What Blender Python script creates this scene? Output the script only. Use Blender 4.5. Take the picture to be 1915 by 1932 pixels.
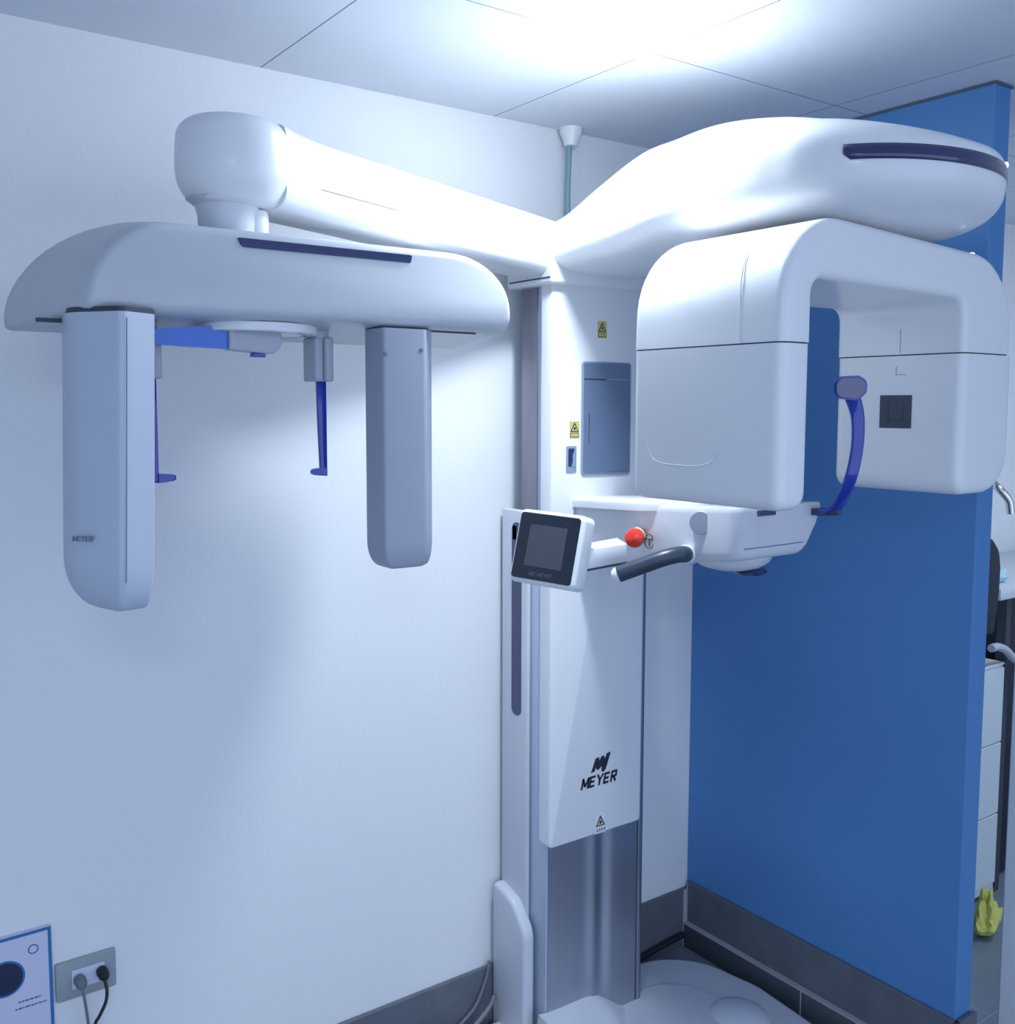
import bpy, bmesh, math, random
from mathutils import Vector, Matrix
random.seed(3)
C = bpy.context.scene.collection
for o in list(bpy.data.objects): bpy.data.objects.remove(o)

# ------------------------------------------------------------ camera, world, exposure
sc = bpy.context.scene
F_PX = 1881.3
yaw, pitch, roll = math.radians(35.852), math.radians(-5.007), math.radians(.123)
cd = bpy.data.cameras.new('camera'); cam = bpy.data.objects.new('camera', cd); C.objects.link(cam)
fw = Vector((math.sin(yaw)*math.cos(pitch), math.cos(yaw)*math.cos(pitch), math.sin(pitch)))
r0 = Vector((math.cos(yaw), -math.sin(yaw), 0)); u0 = r0.cross(fw)
rr = math.cos(roll)*r0 + math.sin(roll)*u0; uu = -math.sin(roll)*r0 + math.cos(roll)*u0
m = Matrix.Identity(4)
for i in range(3): m[i][0] = rr[i]; m[i][1] = uu[i]; m[i][2] = -fw[i]
m.translation = Vector((-2.1782, -2.0679, 1.65)); cam.matrix_world = m
cd.sensor_fit = 'VERTICAL'; cd.sensor_height = 24; cd.lens = F_PX/1932*24
cd.shift_y = -(966-930)/1932.0
cd.clip_start = .05; cd.clip_end = 60
sc.camera = cam
w = bpy.data.worlds.new('world'); sc.world = w; w.use_nodes = True
w.node_tree.nodes['Background'].inputs[0].default_value = (.58, .72, .99, 1)
w.node_tree.nodes['Background'].inputs[1].default_value = 1.42
sc.view_settings.view_transform = 'Standard'; sc.view_settings.look = 'None'
sc.view_settings.gamma = 1; sc.view_settings.use_curve_mapping = False
sc.view_settings.exposure = 0.24
LAMP = (-.90, -.635)
LAMP_COL = (.80, .90, 1)
LAMP_E = 25.0
# unseen area lights: fill added behind the camera, one more beyond the partition
def area(name, loc, size, energy, col):
    l = bpy.data.lights.new(name, 'AREA'); l.shape = 'RECTANGLE'; l.size, l.size_y = size; l.energy = energy; l.color = col
    o = bpy.data.objects.new(name, l); o.location = loc; C.objects.link(o); return o
area('room_fill_light', (-2.7, -3.1, 2.34), (.6, .6), 22, (.62, .80, 1))  # added fill, no fixture modelled
area('adjoining_room_light', (1.0, -1.2, 2.34), (.6, .6), 12, (.72, .86, 1))

# ------------------------------------------------------------ materials
MATS = {}
def mat(name, col, rough=.5, metal=0, noise=.03, nscale=8, bump=0, bscale=200, emit=None, estr=0, coat=0, alpha=1, trans=0, stretch=None):
    m = bpy.data.materials.new(name); m.use_nodes = True; nt = m.node_tree; b = nt.nodes['Principled BSDF']
    b.inputs['Roughness'].default_value = rough; b.inputs['Metallic'].default_value = metal
    b.inputs['Coat Weight'].default_value = coat; b.inputs['Transmission Weight'].default_value = trans
    tc = nt.nodes.new('ShaderNodeTexCoord'); n = nt.nodes.new('ShaderNodeTexNoise'); n.inputs['Scale'].default_value = nscale
    src = tc.outputs['Object']
    if stretch:
        mp = nt.nodes.new('ShaderNodeMapping'); mp.inputs['Scale'].default_value = stretch
        nt.links.new(src, mp.inputs[0]); src = mp.outputs[0]
    nt.links.new(src, n.inputs['Vector'])
    mx = nt.nodes.new('ShaderNodeMix'); mx.data_type = 'RGBA'
    mx.inputs[6].default_value = (*[c*(1-noise) for c in col], 1); mx.inputs[7].default_value = (*[min(1, c*(1+noise)) for c in col], 1)
    nt.links.new(n.outputs['Fac'], mx.inputs[0]); nt.links.new(mx.outputs[2], b.inputs['Base Color'])
    if bump:
        n2 = nt.nodes.new('ShaderNodeTexNoise'); n2.inputs['Scale'].default_value = bscale; nt.links.new(src, n2.inputs['Vector'])
        bp = nt.nodes.new('ShaderNodeBump'); bp.inputs['Strength'].default_value = bump; bp.inputs['Distance'].default_value = .002
        nt.links.new(n2.outputs['Fac'], bp.inputs['Height']); nt.links.new(bp.outputs[0], b.inputs['Normal'])
    if emit: b.inputs['Emission Color'].default_value = (*emit, 1); b.inputs['Emission Strength'].default_value = estr
    MATS[name] = m; return m
M_wall = mat('white_paint', (.80, .81, .83), .75, bump=.25, bscale=90, noise=.015, nscale=3)
M_blue = mat('blue_paint', (.085, .25, .54), .6, bump=.2, bscale=90, noise=.03, nscale=3)
M_white = mat('white_plastic', (.80, .81, .83), .32, noise=.01, coat=.15)
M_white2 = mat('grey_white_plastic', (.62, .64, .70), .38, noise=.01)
M_beam = mat('dimmed_beam_plastic', (.50, .53, .58), .38, noise=.01)  # darker than the housing white: the beam's dim look is put into its colour
M_post = mat('dimmed_post_plastic', (.48, .54, .64), .4, noise=.01)  # greyed so the colour itself carries the sensor post's dimness
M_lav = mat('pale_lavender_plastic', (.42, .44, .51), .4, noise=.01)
M_bluegrey = mat('painted_aluminium', (.50, .56, .68), .4, metal=.25, noise=.02)
M_steel = mat('brushed_steel', (.42, .45, .52), .34, metal=.9, noise=.06, nscale=6, stretch=(30, 30, .4))
M_rail = mat('dark_rail_steel', (.26, .25, .30), .4, metal=.7, noise=.2, nscale=4, stretch=(6, 6, 1))
M_dark = mat('seam_dark', (.04, .05, .07), .6)
M_navy = mat('navy_glass', (.020, .030, .11), .12, coat=.6)
M_rodblue = mat('blue_acrylic', (.004, .030, .36), .12, coat=.5, trans=.0)
M_clearblue = mat('bright_blue_acrylic', (.0, .12, .60), .12, coat=.5)
M_pad = mat('mauve_pad', (.20, .20, .30), .55)
M_greydoor = mat('grey_panel_plastic', (.135, .185, .28), .42, noise=.02)
M_greyfr = mat('grey_frame_plastic', (.26, .32, .42), .35)
M_black = mat('black_glass', (.012, .018, .035), .16, coat=.5)
M_screen = mat('unlit_lcd', (.075, .075, .105), .25)
M_greytext = mat('grey_print', (.16, .19, .25), .5)
M_ink = mat('dark_print', (.012, .014, .035), .5)
M_yellow = mat('warning_yellow', (.62, .52, .18), .5)
M_sticker = mat('sticker_white', (.72, .72, .80), .5)
M_red = mat('red_plastic', (.75, .035, .02), .3, coat=.4)
M_ring = mat('cream_plastic', (.75, .6, .42), .5)
M_grip = mat('charcoal_rubber', (.030, .045, .075), .38)
M_disc = mat('grey_disc_plastic', (.33, .35, .43), .5)
M_tile = mat('grey_skirting_tile', (.125, .14, .17), .4, noise=.25, nscale=14, bump=.1, bscale=40)
M_tiledark = mat('dark_skirting_tile', (.075, .09, .11), .35, noise=.25, nscale=14)
M_grout = mat('pale_grout', (.42, .42, .47), .7)
M_cable = mat('black_cable', (.012, .014, .02), .45)
M_greycable = mat('grey_cable', (.16, .18, .22), .5)
M_plate = mat('grey_outlet_plate', (.33, .37, .40), .45)
M_posterblue = mat('poster_blue', (.03, .16, .42), .5)
M_poster = mat('poster_paper', (.62, .63, .78), .45)
M_pdark = mat('poster_dark', (.012, .02, .07), .4)
M_cab = mat('pale_cabinet', (.62, .70, .74), .5)
M_counter = mat('pale_counter', (.62, .66, .70), .4)
M_bag = mat('yellow_plastic_bag', (.72, .70, .18), .45)
M_chrome = mat('chrome', (.75, .72, .68), .15, metal=1)
M_chair = mat('navy_upholstery', (.006, .009, .025), .5)
M_hose = mat('grey_hose', (.5, .53, .6), .5)
M_paper = mat('pale_blue_paper', (.55, .78, .88), .6)
M_pipe = mat('teal_grey_pipe', (.20, .36, .40), .5)
M_lamp = mat('lamp_diffuser', (.9, .9, .9), .5, emit=LAMP_COL, estr=LAMP_E)
M_stud = mat('white_emissive', (.9, .9, .9), .4, emit=(1, .95, .85), estr=3)  # white emissive material of two small studs

# steel panel with real soft vertical folds comes from its mesh; ceiling and floor patterns below
def grid_mat(name, base, line, x0, y0, px, py, w, rough, wn=.03, bump=0):
    m = mat(name, base, rough, noise=wn, nscale=5, bump=bump, bscale=120); nt = m.node_tree; b = nt.nodes['Principled BSDF']
    geo = nt.nodes.new('ShaderNodeNewGeometry'); sep = nt.nodes.new('ShaderNodeSeparateXYZ'); nt.links.new(geo.outputs['Position'], sep.inputs[0])
    outs = []
    for ax, (o, p) in enumerate(((x0, px), (y0, py))):
        a = nt.nodes.new('ShaderNodeMath'); a.operation = 'SUBTRACT'; nt.links.new(sep.outputs[ax], a.inputs[0]); a.inputs[1].default_value = o - p/2
        d = nt.nodes.new('ShaderNodeMath'); d.operation = 'DIVIDE'; nt.links.new(a.outputs[0], d.inputs[0]); d.inputs[1].default_value = p
        f = nt.nodes.new('ShaderNodeMath'); f.operation = 'FRACT'; nt.links.new(d.outputs[0], f.inputs[0])
        s = nt.nodes.new('ShaderNodeMath'); s.operation = 'SUBTRACT'; nt.links.new(f.outputs[0], s.inputs[0]); s.inputs[1].default_value = .5
        ab = nt.nodes.new('ShaderNodeMath'); ab.operation = 'ABSOLUTE'; nt.links.new(s.outputs[0], ab.inputs[0])
        lt = nt.nodes.new('ShaderNodeMath'); lt.operation = 'LESS_THAN'; nt.links.new(ab.outputs[0], lt.inputs[0]); lt.inputs[1].default_value = w/p/2
        outs.append(lt)
    mxm = nt.nodes.new('ShaderNodeMath'); mxm.operation = 'MAXIMUM'; nt.links.new(outs[0].outputs[0], mxm.inputs[0]); nt.links.new(outs[1].outputs[0], mxm.inputs[1])
    prev = b.inputs['Base Color'].links[0].from_socket
    mix = nt.nodes.new('ShaderNodeMix'); mix.data_type = 'RGBA'; nt.links.new(mxm.outputs[0], mix.inputs[0]); nt.links.new(prev, mix.inputs[6])
    mix.inputs[7].default_value = (*line, 1); nt.links.new(mix.outputs[2], b.inputs['Base Color'])
    return m
M_ceil = grid_mat('ceiling_panels', (.74, .77, .83), (.16, .19, .26), -.728, -.550, .601, .601, .0028, .8)
M_floor = grid_mat('grey_floor_tiles', (.20, .24, .30), (.30, .33, .38), -.5, -.3, .45, .45, .004, .3, .12)

# ------------------------------------------------------------ mesh helpers
def finish(name, bm, material, parent=None, smooth=35, label=None):
    bmesh.ops.recalc_face_normals(bm, faces=bm.faces)
    me = bpy.data.meshes.new(name); bm.to_mesh(me); bm.free()
    if smooth:
        me.polygons.foreach_set('use_smooth', [True]*len(me.polygons)); me.set_sharp_from_angle(angle=math.radians(smooth))
    me.materials.append(material)
    o = bpy.data.objects.new(name, me); C.objects.link(o)
    while parent is not None and parent.parent is not None and parent.parent.parent is not None: parent = parent.parent
    if parent is not None: o.parent = parent; o.matrix_parent_inverse = parent_inv(parent)
    if label: o['label'] = label
    return o
def parent_inv(p):
    return Matrix.Translation(p.location).inverted() if p.type == 'EMPTY' else Matrix.Identity(4)
def empty(name, loc, label, cat, group=None):
    o = bpy.data.objects.new(name, None); o.location = loc; C.objects.link(o); o.empty_display_size = .1
    o['label'] = label; o['category'] = cat
    if group: o['group'] = group
    return o
def tag(o, label, cat, group=None):
    o['label'] = label; o['category'] = cat
    if group: o['group'] = group
    return o
def struct(o): o['kind'] = 'structure'; return o
def bevel_sharp(bm, off, seg=3, ang=30):
    if off <= 0: return
    bm.normal_update()
    es = [e for e in bm.edges if len(e.link_faces) == 2 and e.calc_face_angle(0) > math.radians(ang)]
    bmesh.ops.bevel(bm, geom=es, offset=off, segments=seg, profile=.5, affect='EDGES', clamp_overlap=True)
def box_bm(x0, x1, y0, y1, z0, z1, bev=0, seg=3, bm=None):
    nb = bmesh.new()
    bmesh.ops.create_cube(nb, size=1)
    for v in nb.verts: v.co = Vector(((x0+x1)/2+v.co.x*(x1-x0), (y0+y1)/2+v.co.y*(y1-y0), (z0+z1)/2+v.co.z*(z1-z0)))
    bevel_sharp(nb, bev, seg)
    if bm is None: return nb
    me = bpy.data.meshes.new('t'); nb.to_mesh(me); nb.free(); bm.from_mesh(me); bpy.data.meshes.remove(me); return bm
def round_poly(pts, rad, n=6):
    """2-D polygon with rounded corners; rad is one radius or one per corner"""
    out = []; N = len(pts)
    if not isinstance(rad, (list, tuple)): rad = [rad]*N
    for i in range(N):
        p = Vector(pts[i]); a = Vector(pts[i-1]); b = Vector(pts[(i+1) % N]); r = rad[i]
        if r <= 0: out.append(p); continue
        da = (a-p).normalized(); db = (b-p).normalized(); ang = da.angle(db); t = min(r/math.tan(ang/2), (a-p).length*.499, (b-p).length*.499)
        s, e = p+da*t, p+db*t
        for k in range(n+1):
            u = k/n
            out.append(s*(1-u)**2 + p*2*u*(1-u)*(1) + e*u*u if False else ((s*(1-u)**2 + p*(2*u*(1-u)*.75) + e*u*u)/((1-u)**2+2*u*(1-u)*.75+u*u)))
    return out
def prism(poly, a0, a1, axis='z', bev=0, seg=3, holes=None):
    bm = bmesh.new()
    def P(p, a):
        return Vector((p[0], p[1], a)) if axis == 'z' else Vector((p[0], a, p[1])) if axis == 'y' else Vector((a, p[0], p[1]))
    lo = [bm.verts.new(P(p, a0)) for p in poly]; hi = [bm.verts.new(P(p, a1)) for p in poly]
    bm.faces.new(lo[::-1]); bm.faces.new(hi)
    n = len(poly)
    for i in range(n): bm.faces.new((lo[i], lo[(i+1) % n], hi[(i+1) % n], hi[i]))
    bmesh.ops.recalc_face_normals(bm, faces=bm.faces)
    bevel_sharp(bm, bev, seg, 40)
    return bm
def loft(rings, cap=True, closed=True):
    bm = bmesh.new(); R = [[bm.verts.new(p) for p in r] for r in rings]; n = len(R[0])
    for a, b in zip(R, R[1:]):
        for i in range(n if closed else n-1):
            j = (i+1) % n
            try: bm.faces.new((a[i], a[j], b[j], b[i]))
            except ValueError: pass
    if cap: bm.faces.new(R[0][::-1]); bm.faces.new(R[-1])
    return bm
def catmull(pts, n=8):
    P = [Vector(p) for p in pts]; P = [P[0]*2-P[1]] + P + [P[-1]*2-P[-2]]; out = []
    for i in range(1, len(P)-2):
        for k in range(n):
            t = k/n; a, b, c, d = P[i-1:i+3]
            out.append(.5*((2*b)+(c-a)*t+(2*a-5*b+4*c-d)*t*t+(3*b-a-3*c+d)*t**3))
    out.append(P[-2]); return out
def tube(pts, r, seg=12, rfun=None, cap=True, flat=None, up=None):
    """sweep; flat=(a,b) half sizes of a rounded strip section"""
    P = [Vector(p) for p in pts]; rings = []; N = len(P); prev = None
    for i, p in enumerate(P):
        t = (P[min(i+1, N-1)]-P[max(i-1, 0)]).normalized()
        if prev is None:
            nrm = Vector(up) if up else (Vector((0, 0, 1)) if abs(t.z) < .9 else Vector((1, 0, 0)))
        else: nrm = prev
        if up: nrm = Vector(up)
        nrm = (nrm - t*nrm.dot(t)).normalized(); prev = nrm; bi = t.cross(nrm)
        q = rfun(i/(N-1)) if rfun else 1
        ring = []
        for k in range(seg):
            a = 2*math.pi*k/seg; ca, sa = math.cos(a), math.sin(a)
            if flat:
                ex = .55; ring.append(p + nrm*(flat[0]*q*math.copysign(abs(ca)**ex, ca)) + bi*(flat[1]*q*math.copysign(abs(sa)**ex, sa)))
            else: ring.append(p + nrm*(r*q*ca) + bi*(r*q*sa))
        rings.append(ring)
    return loft(rings, cap)
def lathe(prof, cen, seg=32, axis=None):
    """prof: (radius, height) along axis"""
    ax = Vector(axis or (0, 0, 1)).normalized(); a = Vector((1, 0, 0)) if abs(ax.x) < .9 else Vector((0, 1, 0))
    u = (a-ax*a.dot(ax)).normalized(); v = ax.cross(u); cen = Vector(cen)
    return loft([[cen+ax*h+u*(max(r, 1e-4)*math.cos(2*math.pi*k/seg))+v*(max(r, 1e-4)*math.sin(2*math.pi*k/seg)) for k in range(seg)] for r, h in prof])
def text_bm(s, size, origin, xdir, ydir, shear=0, bold=0, depth=.0004, spacing=1):
    cu = bpy.data.curves.new('t', 'FONT'); cu.body = s; cu.size = size; cu.shear = shear; cu.offset = bold; cu.extrude = depth
    cu.align_x = 'CENTER'; cu.align_y = 'CENTER'; cu.space_character = spacing
    o = bpy.data.objects.new('t', cu); C.objects.link(o)
    dg = bpy.context.evaluated_depsgraph_get(); me = bpy.data.meshes.new_from_object(o.evaluated_get(dg))
    bm = bmesh.new(); bm.from_mesh(me); bpy.data.objects.remove(o); bpy.data.curves.remove(cu); bpy.data.meshes.remove(me)
    X = Vector(xdir).normalized(); Y = Vector(ydir).normalized(); Z = X.cross(Y); O = Vector(origin)
    for v in bm.verts: v.co = O + X*v.co.x + Y*v.co.y + Z*v.co.z
    return bm
GLYPH = {'M': [[(-.02, 0), (.02, 1)], [(.02, .96), (.5, .20)], [(.5, .20), (.98, .96)], [(.98, 1), (1.02, 0)]], 'E': [[(.9, .91), (.08, .91), (.08, .09), (.9, .09)], [(.08, .5), (.8, .5)]],
         'Y': [[(0, 1), (.5, .48), (1, 1)], [(.5, .52), (.5, 0)]], 'R': [[(.08, 0), (.08, .91), (.85, .91), (.85, .50), (.08, .46)], [(.45, .46), (.9, 0)]]}
def stroke_text(s, h, wid, gap, origin, xdir, ydir, shear=.2, t=.2, th=.0005):
    X = Vector(xdir).normalized(); Y = Vector(ydir).normalized(); Z = X.cross(Y); O = Vector(origin); bms = []
    tot = len(s)*wid+(len(s)-1)*gap; x0 = -tot/2
    for ch in s:
        for pl_ in GLYPH[ch]:
            P = [Vector((x0+p[0]*wid, p[1]*h)) for p in pl_]; n = len(P); hw = t*h/2; A = []; B = []
            for i, p in enumerate(P):
                d0 = (P[i]-P[i-1]).normalized() if i else None; d1 = (P[i+1]-P[i]).normalized() if i < n-1 else None
                if d0 is None: d0 = d1
                if d1 is None: d1 = d0
                m_ = (d0+d1).normalized(); nn = Vector((-m_.y, m_.x)); k = min(1.7, 1/max(.3, nn.dot(Vector((-d0.y, d0.x)))))
                A.append(p+nn*hw*k); B.append(p-nn*hw*k)
            b = bmesh.new()
            def V(q, z): return b.verts.new(O+X*(q.x+shear*(q.y-h/2))+Y*(q.y-h/2)+Z*z)
            for i in range(n-1):
                q = [A[i], B[i], B[i+1], A[i+1]]; lo = [V(v, 0) for v in q]; hi = [V(v, th) for v in q]
                b.faces.new(lo[::-1]); b.faces.new(hi)
                for j in range(4): b.faces.new((lo[j], lo[(j+1) % 4], hi[(j+1) % 4], hi[j]))
            bms.append(b)
        x0 += wid+gap
    return merge(*bms)
def plane_bm(poly, origin, xdir, ydir, th):
    """thin solid decal from a 2-D polygon on a plane"""
    X = Vector(xdir).normalized(); Y = Vector(ydir).normalized(); Z = X.cross(Y); O = Vector(origin)
    bm = bmesh.new(); lo = [bm.verts.new(O+X*p[0]+Y*p[1]) for p in poly]; hi = [bm.verts.new(O+X*p[0]+Y*p[1]+Z*th) for p in poly]
    bm.faces.new(lo[::-1]); bm.faces.new(hi); n = len(poly)
    for i in range(n): bm.faces.new((lo[i], lo[(i+1) % n], hi[(i+1) % n], hi[i]))
    return bm
def merge(*bms):
    b = bmesh.new()
    for x in bms:
        me = bpy.data.meshes.new('t'); x.to_mesh(me); x.free(); b.from_mesh(me); bpy.data.meshes.remove(me)
    return b
def cut_z(bm, z, keep_below=True):
    g_ = list(bm.verts)+list(bm.edges)+list(bm.faces)
    r = bmesh.ops.bisect_plane(bm, geom=g_, dist=1e-6, plane_co=(0, 0, z), plane_no=(0, 0, 1), clear_outer=keep_below, clear_inner=not keep_below)
    es = [e for e in r['geom_cut'] if isinstance(e, bmesh.types.BMEdge)]
    bmesh.ops.holes_fill(bm, edges=[e for e in bm.edges if e.is_boundary], sides=0)
    return bm
def rect(x0, x1, y0, y1): return [(x0, y0), (x1, y0), (x1, y1), (x0, y1)]
def circ(cx, cy, r, n=24, ry=None): return [(cx+r*math.cos(2*math.pi*k/n), cy+(ry or r)*math.sin(2*math.pi*k/n)) for k in range(n)]
def ring_bm(cx, cy, r, t, origin, X, Y, th=.0005, n=32, ry=None):
    ry = ry or r
    O = Vector(origin); X = Vector(X).normalized(); Y = Vector(Y).normalized(); Z = X.cross(Y)
    def rg(q, h): return [O+X*(cx+(r+q)*math.cos(2*math.pi*k/n))+Y*(cy+(ry+q)*math.sin(2*math.pi*k/n))+Z*h for k in range(n)]
    R = [rg(-t/2, 0), rg(t/2, 0), rg(t/2, th), rg(-t/2, th)]
    return loft(R+[R[0]], cap=False)

H = 2.359
# ------------------------------------------------------------ room
struct(finish('floor', box_bm(-4.2, 2.8, -4.2, .0, -.06, 0), M_floor))
struct(finish('ceiling', box_bm(-4.2, 2.8, -4.2, .0, H, H+.08), M_ceil))
struct(finish('wall_rear', box_bm(-4.2, 2.8, 0, .12, -.06, H+.08), M_wall))
struct(finish('wall_partition', box_bm(0, .066, -.87, -.0005, 0, H-.003, .002, 1), M_blue))
struct(finish('wall_right', box_bm(.2, .30, -2.2, -.868, 0, H-.001, .004, 1), M_wall))
struct(finish('wall_far', box_bm(2.7, 2.8, -4.2, 0, 0, H), M_wall))
struct(finish('wall_left', box_bm(-4.3, -4.2, -4.2, 0, 0, H), M_wall))
# skirtings
struct(finish('baseboard_rear', box_bm(-4.2, -.0005, -.012, 0, 0, .181, .002, 1), M_tile))
bs = struct(finish('baseboard_partition', merge(box_bm(-.010, 0, -.885, -.012, .075, .202, .002, 1), box_bm(-.010, .072, -.885, -.871, .075, .202, .002, 1)), M_tile))
struct(finish('baseboard_curb', box_bm(-.026, -.0005, -.892, -.0125, 0, .074, .004, 2), M_tiledark))
struct(finish('trim_1', merge(box_bm(-.0275, -.010, -.89, -.012, .0725, .0765), box_bm(-.027, -.0115, -.0145, -.0118, 0, .178), box_bm(-.0125, -.0095, -.0145, -.0118, .078, .196)), M_grout))
struct(finish('trim_2', box_bm(-.0272, -.0255, -.452, -.449, 0, .074), M_grout))
struct(finish('trim_3', box_bm(-.004, .07, -.874, .0, H-.006, H-.0005), mat('ceiling_joint_shadow_gap', (.10, .12, .17), .7)))

# ------------------------------------------------------------ ceiling lamp
lp = empty('ceiling_lamp', (*LAMP, H), 'round white glowing ceiling lamp above the x-ray machine', 'ceiling lamp')
finish('lamp_base', lathe([(.0, 0), (.090, 0), (.092, -.003), (.092, -.010), (.0, -.010)], (*LAMP, H), 48), M_white, lp)
finish('lamp_diffuser', lathe([(.098, -.008), (.102, -.016), (.098, -.032), (.080, -.046), (.045, -.055), (.0, -.057)], (*LAMP, H), 48), M_lamp, lp, smooth=80)

ll = bpy.data.lights.new('lamp_downlight', 'AREA'); ll.shape = 'DISK'; ll.size = .13; ll.energy = 8.0; ll.color = LAMP_COL; ll.spread = math.radians(150)
lo_ = bpy.data.objects.new('lamp_downlight', ll); lo_.location = (LAMP[0], LAMP[1], H-.066); C.objects.link(lo_)

# ------------------------------------------------------------ x-ray machine
xm = empty('dental_xray_machine', (-.55, -.2, 0), 'large white dental panoramic x-ray machine with long side arm standing in the corner', 'x-ray machine')
# base
bo = [(-.86, -.030), (-.20, -.055), (-.09, -.15), (-.055, -.33), (-.075, -.55), (-.18, -.74), (-.36, -.84), (-.58, -.84), (-.78, -.74), (-.88, -.50), (-.90, -.2)]
bo = round_poly(bo, .16, 6)
base = finish('base_plate', prism(bo, .0, .045, 'z', .018, 4), M_white2, xm)
c0 = Vector((-.47, -.40))
b2 = [(c0.x+(p[0]-c0.x)*.66, c0.y+(p[1]-c0.y)*.66) for p in bo]
finish('base_step', prism([(x, min(y, -.02)) for x, y in b2], .040, .056, 'z', .010, 3), M_white2, base)
finish('foot_cap', lathe([(.0, .044), (.085, .044), (.078, .054), (.05, .066), (.0, .070)], (-.22, -.40, 0), 32), M_white2, base)
# cowl in front of the steel: a hump leaning on the column foot
HT = [(-.720, .128), (-.692, .123), (-.65, .121), (-.611, .120), (-.557, .120), (-.535, .115), (-.521, .108), (-.49, .088), (-.464, .068), (-.43, .050), (-.40, .040)]
rings = []
for i, (x, hz) in enumerate(HT):
    ring = []; dp = .10*min(1, (hz-.02)/.09)
    for j in range(9):
        a = math.pi/2*j/8
        ring.append(Vector((x, -.188-dp*math.sin(a)**1.1, .030+(hz-.030)*math.cos(a)**.75)))
    ring.append(Vector((x, -.17, .03)))
    rings.append(ring)
finish('base_cowl', loft(rings), M_white2, base, smooth=60)
finish('screw', lathe([(0, 0), (.004, 0), (.004, .002), (0, .003)], (-.545, -.222, .1085), 12, (0, -.5, 1)), M_dark, base)
# fixed column
col = finish('column', box_bm(-.698, -.375, -.186, -.014, .04, 1.375, .004, 2), M_bluegrey, xm)
finish('side_cover', box_bm(-.712, -.699, -.124, -.013, .05, 1.392, .008, 3), M_white2, col)
finish('light_strip', prism([(y, z) for y, z in round_poly([(-.099, .868), (-.060, .868), (-.060, 1.36), (-.099, 1.36)], .018)], -.7135, -.7115, 'x'), M_navy, col)
finish('lower_side_cover', prism(round_poly([(-.155, .0), (-.155, .33), (-.100, .395), (-.012, .42), (-.012, .0)], [0, .06, .05, .02, 0], 8), -.742, -.706, 'x', .012, 4), M_white2, col)
finish('lower_side_cover', prism(round_poly([(-.155, .04), (-.155, .35), (-.100, .40), (-.012, .42), (-.012, .04)], [0, .06, .05, .02, 0], 8), -.3755, -.352, 'x', .008, 4), M_white2, col)
# steel front: folded plate with a shallow rounded rib
sp = []
xs = [-.692+(.692-.402)*k/40 for k in range(41)]
def fold(x): return -.1885 - .010/(1+math.exp(-(x+.505)/.006)) - .006*math.exp(-((x+.545)/.018)**2)
prof = [(x, fold(x)) for x in xs] + [(-.402, -.186), (-.692, -.186)]
finish('steel_front_panel', prism(prof, .045, .66, 'z'), M_steel, col, smooth=50)
finish('edge_strip', box_bm(-.398, -.3835, -.200, -.187, .045, 1.372, .003, 2), M_steel, col)
finish('edge_gap', box_bm(-.3835, -.3795, -.196, -.187, .045, 1.372), M_dark, col)
finish('edge_gap', box_bm(-.4015, -.398, -.197, -.187, .045, 1.372), M_dark, col)
finish('slot_button', box_bm(-.7135, -.7115, -.080, -.062, 1.315, 1.352, .001, 1), M_navy, col)
# lifting mast above the column
mast = finish('mast', box_bm(-.690, -.41, -.160, -.07, 1.37, 1.94, .003, 1), M_bluegrey, xm)
finish('mast_rail', box_bm(-.6925, -.6895, -.134, -.072, 1.375, 1.938), M_rail, mast)
# carriage panel
car = finish('carriage_panel', prism(round_poly([(-.703, .558), (-.396, .558), (-.396, 1.945), (-.703, 1.945)], [.012, .012, 0, 0]), -.205, -.160, 'y', .005, 3), M_white, xm)
PY = -.2052; X1 = (1, 0, 0); Z1 = (0, 0, 1)
finish('brand_lettering', stroke_text('MEYER', .0285, .0190, .0050, (-.540, PY, .7005), X1, Z1, .20, .20), M_ink, car)
lg = [(-.030, -.022), (-.012, .020), (.002, .022), (.004, .010), (.012, .022), (.022, .024), (.026, .012), (.034, .028), (.050, .030), (.036, -.006), (.030, -.020), (.022, -.028), (.012, -.026), (.014, -.008), (.008, -.012), (.000, -.018), (-.008, -.016), (-.010, -.006), (-.016, -.020)]
finish('brand_emblem', plane_bm([(p[0]*.82, p[1]*.82) for p in lg], (-.545, PY, .742), X1, Z1, .0006), M_ink, car)
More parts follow.
